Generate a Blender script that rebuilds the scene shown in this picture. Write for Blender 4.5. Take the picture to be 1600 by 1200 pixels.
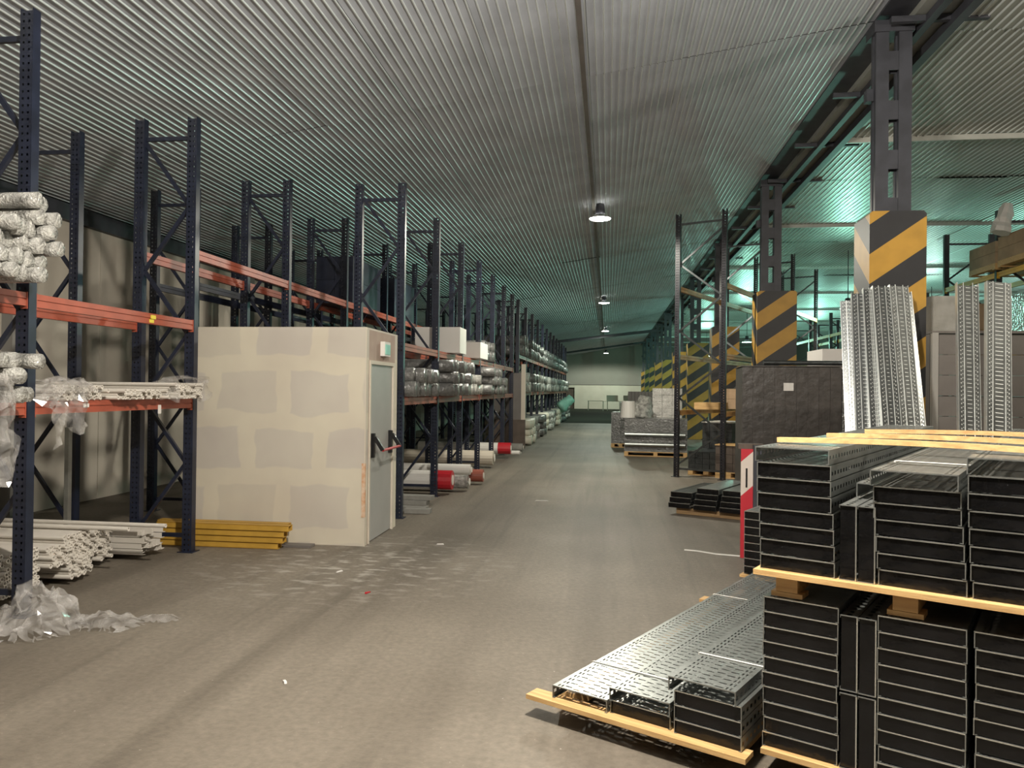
import bpy, math, random
from mathutils import Vector, Matrix, noise as mnoise
R = random.Random(7)
for o in list(bpy.data.objects): bpy.data.objects.remove(o)
S = bpy.context.scene
col = S.collection
# ---------------------------------------------------------------- camera
cd = bpy.data.cameras.new('camera'); cam = bpy.data.objects.new('camera', cd); col.objects.link(cam)
cd.sensor_width = 36.0; cd.lens = 1190/1600*36.0; cd.clip_end = 300; cd.clip_start = .05
yaw, pitch, roll = math.atan(150/1190), math.atan(8/1190), .011
fw = Vector((-math.sin(yaw)*math.cos(pitch), math.cos(yaw)*math.cos(pitch), math.sin(pitch)))
r0 = Vector((math.cos(yaw), math.sin(yaw), 0)); u0 = r0.cross(fw)
rt = math.cos(roll)*r0+math.sin(roll)*u0; up = -math.sin(roll)*r0+math.cos(roll)*u0
m = Matrix((rt, up, -fw)).transposed().to_4x4(); m.translation = Vector((0, 0, 1.65)); cam.matrix_world = m
S.camera = cam
# ---------------------------------------------------------------- world, exposure
w = bpy.data.worlds.new('world'); S.world = w; w.use_nodes = True
w.node_tree.nodes['Background'].inputs[0].default_value = (.75, .85, 1, 1)
w.node_tree.nodes['Background'].inputs[1].default_value = .02
S.view_settings.view_transform = 'Standard'; S.view_settings.look = 'None'
S.view_settings.exposure = 0.32; S.view_settings.gamma = 1.0; S.view_settings.use_curve_mapping = False
# lamp lists: (x, y, z, watts, colour)
WARM = (1.0, .89, .74); COOL = (.70, 1.0, .88); TEAL = (.42, 1.0, .78)
LAMPS = [(-.1, 2.4, 4.28, 1050, (1.0, .92, .80)), (-.18, 14.4, 4.85, 620, (1.0, .95, .80)), (-.18, 28.8, 4.9, 560, (.92, 1.0, .84)), (-.18, 43.2, 4.95, 420, (.86, 1.0, .84)), (-.18, 62.0, 4.6, 700, (.95, 1.0, .84))]  # last aisle lamp is added to brighten the end wall
RLAMPS = [(7.4, 6.0, 4.4, 420, WARM), (6.4, 21.5, 3.9, 210, TEAL), (6.3, 36.0, 3.9, 320, TEAL), (6.3, 50.4, 3.9, 420, TEAL), (11.5, 14.0, 3.9, 90, COOL), (11.5, 29.0, 4.0, 160, COOL), (11.5, 44.0, 4.0, 260, TEAL)]
# ---------------------------------------------------------------- materials
def mat(name, c, rough=.6, metal=0., noise=0., nscale=4., bump=0., bscale=20., spec=.5, c2=None, lo=.35, hi=.65, stretch=None, alpha=None):
    M = bpy.data.materials.new(name); M.use_nodes = True; nt = M.node_tree; N = nt.nodes; L = nt.links
    b = N['Principled BSDF']; b.inputs['Roughness'].default_value = rough; b.inputs['Metallic'].default_value = metal
    b.inputs['Specular IOR Level'].default_value = spec
    b.inputs['Base Color'].default_value = (*c, 1)
    tc = N.new('ShaderNodeTexCoord'); mp = N.new('ShaderNodeMapping'); L.new(tc.outputs['Object'], mp.inputs[0])
    if stretch: mp.inputs['Scale'].default_value = stretch
    if noise or c2:
        n = N.new('ShaderNodeTexNoise'); n.inputs['Scale'].default_value = nscale; n.inputs['Detail'].default_value = 5
        L.new(mp.outputs[0], n.inputs['Vector'])
        r = N.new('ShaderNodeValToRGB'); r.color_ramp.elements[0].position = lo; r.color_ramp.elements[1].position = hi
        a = c; d = c2 if c2 else tuple(min(1, x*(1+noise)) for x in c)
        if not c2: a = tuple(x*(1-noise) for x in c)
        r.color_ramp.elements[0].color = (*a, 1); r.color_ramp.elements[1].color = (*d, 1)
        L.new(n.outputs[0], r.inputs[0]); L.new(r.outputs[0], b.inputs['Base Color'])
    if bump:
        n2 = N.new('ShaderNodeTexNoise'); n2.inputs['Scale'].default_value = bscale; n2.inputs['Detail'].default_value = 3
        L.new(mp.outputs[0], n2.inputs['Vector'])
        bp = N.new('ShaderNodeBump'); bp.inputs['Strength'].default_value = bump; bp.inputs['Distance'].default_value = .02
        L.new(n2.outputs[0], bp.inputs['Height']); L.new(bp.outputs[0], b.inputs['Normal'])
    if alpha is not None:
        b.inputs['Alpha'].default_value = alpha
    return M
def emis(name, c, s):
    M = bpy.data.materials.new(name); M.use_nodes = True; b = M.node_tree.nodes['Principled BSDF']
    b.inputs['Base Color'].default_value = (*c, 1); b.inputs['Emission Color'].default_value = (*c, 1); b.inputs['Emission Strength'].default_value = s
    return M
M_navy = mat('navy_paint', (.013, .017, .034), .38, noise=.25, nscale=8)
M_dark = mat('dark_paint', (.018, .017, .022), .4, noise=.25, nscale=8)
M_orange = mat('orange_paint', (.33, .075, .042), .45, noise=.15, nscale=6)
M_ochre = mat('ochre_paint', (.46, .25, .085), .55, noise=.15, nscale=6)
M_yellow = mat('yellow_paint', (.70, .40, .03), .5, noise=.1)
M_tag = mat('yellow_tag', (.75, .62, .08), .5)
M_steelgrey = mat('grey_column_paint', (.040, .042, .052), .5, noise=.2, nscale=5)
M_galv = mat('galvanised_steel', (.33, .345, .335), .40, .85, noise=.12, nscale=9, bump=.05, bscale=30)
M_galvb = mat('bright_galvanised_steel', (.66, .68, .66), .24, .9, noise=.1, nscale=9)
M_galvd = mat('dull_galvanised_steel', (.13, .14, .145), .34, .9, noise=.2, nscale=12)
M_white = mat('white_enamel_tube', (.66, .62, .56), .4, noise=.05)
M_cut = mat('tube_end', (.72, .68, .62), .5)
M_pine = mat('pine_wood', (.66, .43, .19), .6, c2=(.48, .28, .11), nscale=3, stretch=(1, 14, 14), bump=.1)
M_pined = mat('dull_pine_wood', (.36, .23, .11), .7, c2=(.24, .15, .07), nscale=3, stretch=(1, 14, 14))
M_card = mat('cardboard', (.38, .26, .16), .75, noise=.12)
M_wrap = mat('clear_film_over_white', (.37, .365, .34), .08, noise=.45, nscale=11, bump=1.0, bscale=55, spec=1.0)
M_wrapg = mat('clear_film_over_grey', (.15, .15, .145), .18, noise=.2, nscale=14, bump=.9, bscale=22, spec=.9)
M_wrapb = mat('film_over_dark_stack', (.058, .050, .045), .42, noise=.2, nscale=6, bump=.5, bscale=9, spec=.6)
M_red = mat('red_plastic', (.48, .02, .03), .35, spec=.6)
M_dot = mat('zinc_highlight', (.74, .76, .74), .34, .6)  # lighter zinc on dots and edges of leaning trays, painted highlights
M_leand = mat('weathered_zinc', (.17, .18, .18), .32, .85, noise=.2, nscale=10)
M_leanm = mat('mid_zinc', (.27, .28, .275), .28, .85, noise=.2, nscale=10)
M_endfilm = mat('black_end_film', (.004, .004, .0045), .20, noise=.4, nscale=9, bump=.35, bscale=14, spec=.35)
M_whitepl = mat('white_plastic', (.74, .72, .68), .45)
M_black = mat('black_plastic', (.012, .012, .013), .3)
M_paper = mat('white_paper', (.72, .69, .66), .7)
M_tealwrap = mat('mint_film', (.28, .55, .46), .3, noise=.2)
M_door = mat('grey_door_paint', (.36, .36, .345), .42, noise=.04, nscale=3)
M_frame = mat('cream_door_frame', (.60, .54, .45), .5)
M_brown = mat('brown_plaster', (.34, .25, .205), .8, c2=(.42, .33, .27), nscale=3)
M_concrete = mat('concrete_block', (.22, .215, .195), .85, c2=(.30, .29, .265), nscale=5, bump=.2)
M_boardgrey = mat('grey_metal_board', (.155, .14, .13), .5, noise=.1, nscale=3)
M_lens = emis('lamp_lens', (1, .97, .88), 30)
M_lensteal = emis('lamp_lens_cool', (.75, 1, .92), 30)
M_mdf = mat('dark_board', (.10, .075, .06), .7, noise=.2)
M_strap = mat('white_strap', (.75, .74, .70), .5)
M_tarp = mat('dark_green_tarp', (.03, .05, .042), .6, noise=.3, bump=.6, bscale=3)
def film_mat():
    M = bpy.data.materials.new('loose_clear_film'); M.use_nodes = True; nt = M.node_tree; N = nt.nodes; L = nt.links
    b = N['Principled BSDF']; b.inputs['Base Color'].default_value = (.55, .53, .51, 1); b.inputs['Roughness'].default_value = .1
    b.inputs['Specular IOR Level'].default_value = 1.0; b.inputs['Coat Weight'].default_value = .6; b.inputs['Coat Roughness'].default_value = .1
    tr = N.new('ShaderNodeBsdfTransparent'); mx = N.new('ShaderNodeMixShader')
    n = N.new('ShaderNodeTexNoise'); n.inputs['Scale'].default_value = 9; n.inputs['Detail'].default_value = 4
    tc = N.new('ShaderNodeTexCoord'); L.new(tc.outputs['Object'], n.inputs['Vector'])
    mr = N.new('ShaderNodeMapRange'); mr.inputs[1].default_value = .35; mr.inputs[2].default_value = .7; mr.inputs[3].default_value = .12; mr.inputs[4].default_value = .55
    L.new(n.outputs[0], mr.inputs[0]); L.new(mr.outputs[0], mx.inputs[0]); L.new(tr.outputs[0], mx.inputs[1]); L.new(b.outputs[0], mx.inputs[2])
    L.new(mx.outputs[0], N['Material Output'].inputs[0]); return M
M_film = film_mat()
def stripes():
    M = bpy.data.materials.new('yellow_black_stripes'); M.use_nodes = True; nt = M.node_tree; N = nt.nodes; L = nt.links
    b = N['Principled BSDF']; b.inputs['Roughness'].default_value = .5
    tc = N.new('ShaderNodeTexCoord'); sp = N.new('ShaderNodeSeparateXYZ'); L.new(tc.outputs['Object'], sp.inputs[0])
    def mth(op, a, bb):
        n = N.new('ShaderNodeMath'); n.operation = op
        for i, x in enumerate((a, bb)):
            if x is None: continue
            if isinstance(x, (int, float)): n.inputs[i].default_value = x
            else: L.new(x, n.inputs[i])
        return n.outputs[0]
    t = mth('SUBTRACT', sp.outputs[2], mth('MULTIPLY', sp.outputs[0], .70))
    t = mth('ADD', t, mth('MULTIPLY', sp.outputs[1], -.78))
    t = mth('MODULO', mth('ADD', mth('DIVIDE', t, .62), 10.385), 1.0)
    g = mth('GREATER_THAN', t, .5)
    nz = N.new('ShaderNodeTexNoise'); nz.inputs['Scale'].default_value = 6; L.new(tc.outputs['Object'], nz.inputs['Vector'])
    mx = N.new('ShaderNodeMix'); mx.data_type = 'RGBA'; mx.inputs['A'].default_value = (.030, .030, .033, 1); mx.inputs['B'].default_value = (.52, .29, .045, 1)
    L.new(g, mx.inputs['Factor'])
    m2 = N.new('ShaderNodeMix'); m2.data_type = 'RGBA'; m2.blend_type = 'MULTIPLY'; m2.inputs['Factor'].default_value = .35
    L.new(mx.outputs['Result'], m2.inputs['A']); L.new(nz.outputs[0], m2.inputs['B']); L.new(m2.outputs['Result'], b.inputs['Base Color'])
    return M
M_stripe = stripes()
def guard_mat():
    M = bpy.data.materials.new('red_white_guard'); M.use_nodes = True; nt = M.node_tree; N = nt.nodes; L = nt.links
    b = N['Principled BSDF']; b.inputs['Roughness'].default_value = .45
    tc = N.new('ShaderNodeTexCoord'); sp = N.new('ShaderNodeSeparateXYZ'); L.new(tc.outputs['Object'], sp.inputs[0])
    a = N.new('ShaderNodeMath'); a.operation = 'MULTIPLY_ADD'; a.inputs[1].default_value = -.9; L.new(sp.outputs[0], a.inputs[0]); L.new(sp.outputs[2], a.inputs[2])
    r = N.new('ShaderNodeValToRGB'); r.color_ramp.interpolation = 'CONSTANT'
    e = r.color_ramp.elements; e[0].position = 0; e[0].color = (.50, .03, .045, 1); e[1].position = .61; e[1].color = (.66, .58, .52, 1)
    x = e.new(.95); x.color = (.50, .03, .045, 1)
    L.new(a.outputs[0], r.inputs[0]); L.new(r.outputs[0], b.inputs['Base Color']); return M
M_guard = guard_mat()
def floor_mat():
    M = bpy.data.materials.new('dusty_asphalt_floor'); M.use_nodes = True; nt = M.node_tree; N = nt.nodes; L = nt.links
    b = N['Principled BSDF']; b.inputs['Roughness'].default_value = .62; b.inputs['Specular IOR Level'].default_value = .35
    tc = N.new('ShaderNodeTexCoord')
    def noise(scale, det, st=(1, 1, 1), rot=0):
        mp = N.new('ShaderNodeMapping'); mp.inputs['Scale'].default_value = st; mp.inputs['Rotation'].default_value = (0, 0, rot); L.new(tc.outputs['Object'], mp.inputs[0])
        n = N.new('ShaderNodeTexNoise'); n.inputs['Scale'].default_value = scale; n.inputs['Detail'].default_value = det; L.new(mp.outputs[0], n.inputs['Vector']); return n.outputs[0]
    def ramp(s, p0, c0, p1, c1):
        r = N.new('ShaderNodeValToRGB'); r.color_ramp.elements[0].position = p0; r.color_ramp.elements[1].position = p1
        r.color_ramp.elements[0].color = (*c0, 1); r.color_ramp.elements[1].color = (*c1, 1); L.new(s, r.inputs[0]); return r.outputs[0]
    def mix(f, a, c, mode='MIX'):
        x = N.new('ShaderNodeMix'); x.data_type = 'RGBA'; x.blend_type = mode
        for k, v in (('Factor', f), ('A', a), ('B', c)):
            if isinstance(v, (int, float)): x.inputs[k].default_value = v
            elif isinstance(v, tuple): x.inputs[k].default_value = (*v, 1)
            else: L.new(v, x.inputs[k])
        return x.outputs['Result']
    base = ramp(noise(.55, 6), .3, (.150, .128, .100), .7, (.235, .205, .166))
    fine = ramp(noise(26, 4), .25, (.78, .78, .78), .75, (1.12, 1.12, 1.12))
    c = mix(1., base, fine, 'MULTIPLY')
    tracks = ramp(noise(1.6, 4, (1, .05, 1)), .40, (.70, .69, .68), .56, (1, 1, 1))
    c = mix(.8, c, tracks, 'MULTIPLY')
    tr2 = ramp(noise(5, 3, (1, .035, 1), .55), .36, (.72, .72, .72), .44, (1, 1, 1))
    c = mix(.5, c, tr2, 'MULTIPLY')
    # dust and plaster crumbs near the white booth
    sp = N.new('ShaderNodeVectorMath'); sp.operation = 'DISTANCE'; sp.inputs[1].default_value = (-2.35, 6.9, 0); L.new(tc.outputs['Object'], sp.inputs[0])
    fall = N.new('ShaderNodeMapRange'); fall.inputs[1].default_value = .2; fall.inputs[2].default_value = 1.7; fall.inputs[3].default_value = 1; fall.inputs[4].default_value = 0; L.new(sp.outputs['Value'], fall.inputs[0])
    spots = ramp(noise(5, 8, (1, 2.2, 1)), .52, (0, 0, 0), .66, (1, 1, 1))
    mm = N.new('ShaderNodeMath'); mm.operation = 'MULTIPLY'; L.new(fall.outputs[0], mm.inputs[0]); L.new(spots, mm.inputs[1])
    m3 = N.new('ShaderNodeMath'); m3.operation = 'MULTIPLY'; m3.inputs[1].default_value = .7; L.new(mm.outputs[0], m3.inputs[0])
    c = mix(m3.outputs[0], c, (.50, .47, .42))
    crumbs = ramp(noise(42, 2), .735, (0, 0, 0), .76, (.6, .6, .6))
    c = mix(crumbs, c, (.45, .42, .38))
    L.new(c, b.inputs['Base Color'])
    bp = N.new('ShaderNodeBump'); bp.inputs['Strength'].default_value = .25; bp.inputs['Distance'].default_value = .01; L.new(noise(60, 3), bp.inputs['Height']); L.new(bp.outputs[0], b.inputs['Normal'])
    return M
M_floor = floor_mat()
def booth_mat():
    M = bpy.data.materials.new('jointed_plasterboard'); M.use_nodes = True; nt = M.node_tree; N = nt.nodes; L = nt.links
    b = N['Principled BSDF']; b.inputs['Roughness'].default_value = .8
    tc = N.new('ShaderNodeTexCoord'); mp = N.new('ShaderNodeMapping'); mp.inputs['Rotation'].default_value = (math.pi/2, 0, 0); L.new(tc.outputs['Object'], mp.inputs[0])
    nd = N.new('ShaderNodeTexNoise'); nd.inputs['Scale'].default_value = 2.2; L.new(tc.outputs['Object'], nd.inputs['Vector'])
    ad = N.new('ShaderNodeMix'); ad.data_type = 'RGBA'; ad.inputs['Factor'].default_value = .16; L.new(mp.outputs[0], ad.inputs['A']); L.new(nd.outputs['Color'], ad.inputs['B'])
    br = N.new('ShaderNodeTexBrick'); L.new(ad.outputs['Result'], br.inputs['Vector'])
    br.inputs['Scale'].default_value = 1; br.inputs['Brick Width'].default_value = .67; br.inputs['Row Height'].default_value = .50; br.inputs['Mortar Size'].default_value = .085; br.inputs['Mortar Smooth'].default_value = .25
    br.inputs['Color1'].default_value = (.585, .54, .44, 1); br.inputs['Color2'].default_value = (.555, .515, .45, 1); br.inputs['Mortar'].default_value = (.64, .59, .475, 1)
    n = N.new('ShaderNodeTexNoise'); n.inputs['Scale'].default_value = 1.3; n.inputs['Detail'].default_value = 3; L.new(tc.outputs['Object'], n.inputs['Vector'])
    r = N.new('ShaderNodeValToRGB'); r.color_ramp.elements[0].position = .3; r.color_ramp.elements[0].color = (.88, .86, .88, 1); r.color_ramp.elements[1].position = .62; r.color_ramp.elements[1].color = (1, 1, 1, 1); L.new(n.outputs[0], r.inputs[0])
    m2 = N.new('ShaderNodeMix'); m2.data_type = 'RGBA'; m2.blend_type = 'MULTIPLY'; m2.inputs['Factor'].default_value = 1
    L.new(br.outputs[0], m2.inputs['A']); L.new(r.outputs[0], m2.inputs['B']); L.new(m2.outputs['Result'], b.inputs['Base Color']); return M
M_booth = booth_mat()
M_wall = mat('beige_wall_panel', (.50, .455, .385), .8, c2=(.58, .53, .45), nscale=1.2)
M_wallup = mat('grey_green_wall', (.29, .285, .25), .85, c2=(.34, .335, .30), nscale=.4)
M_wallw = mat('cream_white_wall', (.62, .60, .50), .8, c2=(.70, .68, .58), nscale=1)
M_roof = mat('corrugated_roof_steel', (.48, .51, .57), .62, .10, noise=.12, nscale=1.3, spec=.2)
M_ribglint = mat('rib_edge_highlight', (.76, .80, .81), .34, .5, spec=.8)  # rib edges lighter than the pans: thin highlights put into the colour
M_roofback = mat('roof_backing', (.06, .06, .06), .9)
M_roofr = mat('right_bay_roof_steel', (.38, .39, .36), .45, .35, noise=.14, nscale=.9)
M_rear = mat('rear_wall_paint', (.30, .29, .27), .85)
# ---------------------------------------------------------------- mesh helpers
class MB:
    def __init__(s): s.v = []; s.f = []
    def box(s, x0, y0, z0, x1, y1, z1):
        n = len(s.v)
        s.v += [(x0, y0, z0), (x1, y0, z0), (x1, y1, z0), (x0, y1, z0), (x0, y0, z1), (x1, y0, z1), (x1, y1, z1), (x0, y1, z1)]
        s.f += [tuple(n+i for i in q) for q in ((0, 3, 2, 1), (4, 5, 6, 7), (0, 1, 5, 4), (1, 2, 6, 5), (2, 3, 7, 6), (3, 0, 4, 7))]; return s
    def bar(s, p, q, a, b, roll=0):
        p = Vector(p); q = Vector(q); d = (q-p).normalized(); ref = Vector((0, 0, 1)) if abs(d.z) < .9 else Vector((0, 1, 0))
        x = d.cross(ref).normalized(); y = x.cross(d).normalized(); n = len(s.v)
        for c in (p, q):
            for i, j in ((-1, -1), (1, -1), (1, 1), (-1, 1)): s.v.append(tuple(c+x*a/2*i+y*b/2*j))
        s.f += [tuple(n+i for i in q_) for q_ in ((0, 1, 2, 3), (7, 6, 5, 4), (0, 4, 5, 1), (1, 5, 6, 2), (2, 6, 7, 3), (3, 7, 4, 0))]; return s
    def tube(s, p, q, r, n=12, r2=None, caps=True, rings=1, jit=0., inner=0.):
        p = Vector(p); q = Vector(q); d = (q-p).normalized(); ref = Vector((0, 0, 1)) if abs(d.z) < .9 else Vector((0, 1, 0))
        x = d.cross(ref).normalized(); y = x.cross(d).normalized(); b0 = len(s.v)
        if r2 is None: r2 = r
        for k in range(rings+1):
            t = k/rings; c = p.lerp(q, t); rr = r+(r2-r)*t
            for i in range(n):
                a = 2*math.pi*i/n; j = rr*(1+R.uniform(-jit, jit)); s.v.append(tuple(c+x*math.cos(a)*j+y*math.sin(a)*j))
        for k in range(rings):
            for i in range(n):
                a, b = b0+k*n+i, b0+k*n+(i+1) % n; s.f.append((a, b, b+n, a+n))
        if inner:
            for k, c, sg in ((0, p, 1), (rings, q, -1)):
                b1 = len(s.v)
                for i in range(n):
                    a = 2*math.pi*i/n; s.v.append(tuple(c+x*math.cos(a)*inner+y*math.sin(a)*inner))
                for i in range(n):
                    a = 2*math.pi*i/n; s.v.append(tuple(c+d*sg*.04+x*math.cos(a)*inner+y*math.sin(a)*inner))
                for i in range(n):
                    j = (i+1) % n; o = b0+k*n
                    s.f.append((o+i, o+j, b1+j, b1+i)); s.f.append((b1+i, b1+j, b1+n+j, b1+n+i))
                s.f.append(tuple(b1+n+i for i in range(n)))
        elif caps: s.f.append(tuple(b0+i for i in range(n))[::-1]); s.f.append(tuple(b0+rings*n+i for i in range(n)))
        return s
    def prism(s, prof, y0, y1, caps=True):
        n = len(prof); b = len(s.v)
        s.v += [(x, y0, z) for x, z in prof]+[(x, y1, z) for x, z in prof]
        for i in range(n):
            j = (i+1) % n; s.f.append((b+i, b+j, b+n+j, b+n+i))
        if caps: s.f.append(tuple(range(b, b+n))[::-1]); s.f.append(tuple(range(b+n, b+2*n)))
        return s
    def mesh(s, name, mt, smooth=False):
        me = bpy.data.meshes.new(name); me.from_pydata(s.v, [], s.f); me.materials.append(mt); me.update()
        if smooth:
            for p in me.polygons: p.use_smooth = True
        return me
    def build(s, name, mt, parent=None, loc=(0, 0, 0), rot=(0, 0, 0), smooth=False):
        return put(name, s.mesh(name, mt, smooth), parent, loc, rot)
def put(name, me, parent=None, loc=(0, 0, 0), rot=(0, 0, 0)):
    o = bpy.data.objects.new(name, me); col.objects.link(o); o.location = loc; o.rotation_euler = rot
    if parent: o.parent = parent
    return o
def tag(o, label, cat, group=None):
    o['label'] = label; o['category'] = cat
    if group: o['group'] = group
    return o
def thing(name, label, cat, loc=(0, 0, 0), rot=(0, 0, 0), group=None):
    o = bpy.data.objects.new(name, None); col.objects.link(o); o.location = loc; o.rotation_euler = rot; o.empty_display_size = .1
    return tag(o, label, cat, group)
def struct(o): o['kind'] = 'structure'; return o
def box(name, mt, b, parent=None, **k): return MB().box(*b).build(name, mt, parent, **k)
ORD = ['first', 'second', 'third', 'fourth', 'fifth', 'sixth', 'seventh', 'eighth', 'ninth', 'tenth', 'eleventh', 'twelfth', 'thirteenth', 'fourteenth', 'fifteenth', 'sixteenth']
# ---------------------------------------------------------------- setting
XL, XR, Y0, Y1 = -7.33, 15.0, -9.0, 67.0
RX, RZ, RS = 2.8, 5.62, .15          # left bay roof: high edge at the columns, falling to the left wall
def roofz(x): return RZ-RS*(RX-x)
struct(box('floor', M_floor, (XL-.5, Y0-.5, -.1, XR+.5, Y1+.5, 0)))
# left wall of upright slabs
wl = struct(box('wall_left', M_rear, (XL-.25, Y0, 0, XL-.04, Y1, roofz(XL)+.1)))
pm = MB().box(0, .008, 0, .05, 2.392, 3.86).mesh('wall_panel', M_wall)
for i in range(31): put('wall_panel', pm, wl, (XL-.04, Y0+2.4*i, 0))
pi_ = MB().box(0, 0, 0, .16, .24, 3.9).mesh('pilaster', M_rear)
for i in range(12): put('pilaster', pi_, wl, (XL, 2.3+6.1*i, 0))
box('wall_plate', M_steelgrey, (XL, Y0, 3.86, XL+.1, Y1, 4.08), wl)
# end wall
wb = struct(MB().prism([(XL, 2.1), (3.4, 2.1), (3.4, 5.7), (RX, RZ+.05), (XL, roofz(XL)+.05)], Y1, Y1+.3).build('wall_back', M_wallup))
box('end_wall_lower', M_wallw, (XL, Y1-.12, 0, -3.9, Y1+.3, 2.1), wb); box('end_wall_lower', M_wallw, (-2.9, Y1-.12, 0, 4.0, Y1+.3, 2.1), wb)
box('end_wall_lintel', M_wallw, (-3.9, Y1-.12, 1.85, -2.9, Y1+.3, 2.1), wb)
box('end_wall_right', M_rear, (3.4, Y1, 0, XR, Y1+.3, 5.7), wb)
box('ledge', M_rear, (XL, Y1-.2, 2.1, 3.4, Y1-.0, 2.17), wb)
d1 = struct(box('door_1', M_mdf, (-3.86, Y1+.1, 0, -2.94, Y1+.16, 1.85)))
box('door_frame', M_frame, (-3.9, Y1+.02, 0, -3.84, Y1+.2, 1.85), d1); box('door_frame', M_frame, (-2.96, Y1+.02, 0, -2.9, Y1+.2, 1.85), d1)
struct(box('wall_front', M_rear, (XL, Y0-.3, 0, XR, Y0, 5.7)))
wr = struct(box('wall_right', M_rear, (XR, Y0, 0, XR+.3, Y1, 5.7)))
# roof: sheets laid side by side, ribs along the hall
def ribmesh(name, mt, wdt, ln, n, dep):
    b = MB(); pr = []
    p = wdt/n
    for i in range(n):
        x = i*p; pr += [(x, 0), (x+p*.76, 0), (x+p*.83, -dep), (x+p*.93, -dep)]
    pr.append((wdt, 0))
    for k, y in enumerate((0, ln)): b.v += [(x, y, z) for x, z in pr]
    N = len(pr)
    for i in range(N-1): b.f.append((i, i+N, i+1+N, i+1))
    me = b.mesh(name, mt); me.materials.append(M_ribglint)
    for i, p_ in enumerate(me.polygons):
        if i % 4 in (1, 2, 3): p_.material_index = 1
    return me
ce = struct(MB().prism([(XL, roofz(XL)+.06), (RX, RZ+.06), (RX, RZ+.16), (XL, roofz(XL)+.16)], Y0, Y1).build('ceiling', M_roofback))
ang = math.atan(RS); sw = (RX-XL)/math.cos(ang)/10; sl = (Y1-Y0)/13
sm = ribmesh('roof_sheet', M_roof, sw, sl-.002, 12, .011)
for i in range(10):
    for j in range(13):
        x = XL+i*(RX-XL)/10
        put('roof_sheet', sm, ce, (x, Y0+j*sl, roofz(x)+.006+R.uniform(-.006, .004)), (R.uniform(-.0012, .0012), -ang+R.uniform(-.006, .006), R.uniform(-.0006, .0006)))
cr = struct(box('ceiling_right', M_roofback, (3.3, Y0, 5.62, XR, Y1, 5.72)))
sm2 = ribmesh('roof_sheet', M_roofr, (XR-3.5)/10, sl-.002, 12, .014)
for i in range(10):
    for j in range(13):
        put('roof_sheet', sm2, cr, (3.5+i*(XR-3.5)/10, Y0+j*sl, 5.50+R.uniform(-.012, .008)), (R.uniform(-.002, .002), R.uniform(-.012, .012), R.uniform(-.002, .002)))
# cross joints of the right bay, gutter strip and valley purlins over the columns
for k in range(11):
    y = 5.9+6.1*k
    struct(MB().box(3.5, y, 5.42, XR, y+.05, 5.5).build('trim_%d' % (10+k), M_roofr))
g = struct(MB().box(RX-.02, Y0, RZ-.02, RX+.28, Y1, RZ+.12).build('trim_1', M_steelgrey))
struct(MB().box(3.18, Y0, 5.44, 3.26, Y1, 5.52).box(3.42, Y0, 5.40, 3.52, Y1, 5.50).build('trim_2', M_steelgrey))
st = MB().box(0, 0, 0, .95, .06, .06).mesh('strut', M_steelgrey)
g2 = struct(MB().box(RX+.28, Y0, 5.53, 3.5, Y1, 5.6).build('trim_3', M_roofr))
for k in range(36): put('strut', st, g2, (2.85, -6+k*2.03, 5.46))
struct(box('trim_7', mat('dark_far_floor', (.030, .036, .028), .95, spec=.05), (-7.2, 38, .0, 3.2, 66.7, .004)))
# lamp conduit and tie beam
struct(MB().bar((-.30, Y0, roofz(-.3)-.05), (-.30, Y1, roofz(-.3)-.05), .05, .04).build('trim_4', M_boardgrey))
struct(MB().bar((XL, 44.5, roofz(XL)-.15), (RX, 44.5, RZ-.5), .10, .16).build('trim_5', M_steelgrey))
struct(MB().bar((XL, 60, roofz(XL)-.1), (RX, 60, RZ-.2), .10, .14).build('trim_6', M_steelgrey))
# ---------------------------------------------------------------- lamps
NL = ['in the near dark above the aisle, out of the picture', 'the largest lamp seen over the aisle', 'second lamp down the aisle, small and bright', 'third lamp down the aisle, near the end wall', 'farthest one, added to brighten the end wall']
def lamp(x, y, z, e, c, lab, top, lens, spot=False):
    t = thing('ceiling_lamp', lab, 'lamp', (x, y, z))
    MB().tube((0, 0, .10), (0, 0, .30), .10, 14, .07).build('housing', M_steelgrey, t)
    MB().tube((0, 0, .02), (0, 0, .10), .21, 20, .11, caps=False).build('reflector', M_galvb, t, smooth=True)
    MB().tube((0, 0, .015), (0, 0, .03), .19, 20).build('lens', lens, t)
    MB().tube((0, 0, .30), (0, 0, top-z), .012, 8).build('rod', M_steelgrey, t)
    ld = bpy.data.lights.new('lamp_light', 'SPOT' if spot else 'POINT')
    if spot: ld.spot_size = math.radians(172); ld.spot_blend = .25
    ld.energy = e; ld.color = c; ld.shadow_soft_size = .12
    lo = bpy.data.objects.new('lamp_light', ld); col.objects.link(lo); lo.parent = t; lo.location = (0, 0, -.14)
for i, (x, y, z, e, c) in enumerate(LAMPS):
    lamp(x, y, z, e, c, 'round glowing ceiling lamp, '+NL[i], roofz(x), M_lens, i > 0)
for i, (x, y, z, e, c) in enumerate(RLAMPS):
    lamp(x, y, z, e, c, 'cool white ceiling lamp of the right bay, '+ORD[sorted(q_[1] for q_ in RLAMPS).index(y)]+' nearest the camera', 5.5, M_lensteal)
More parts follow.
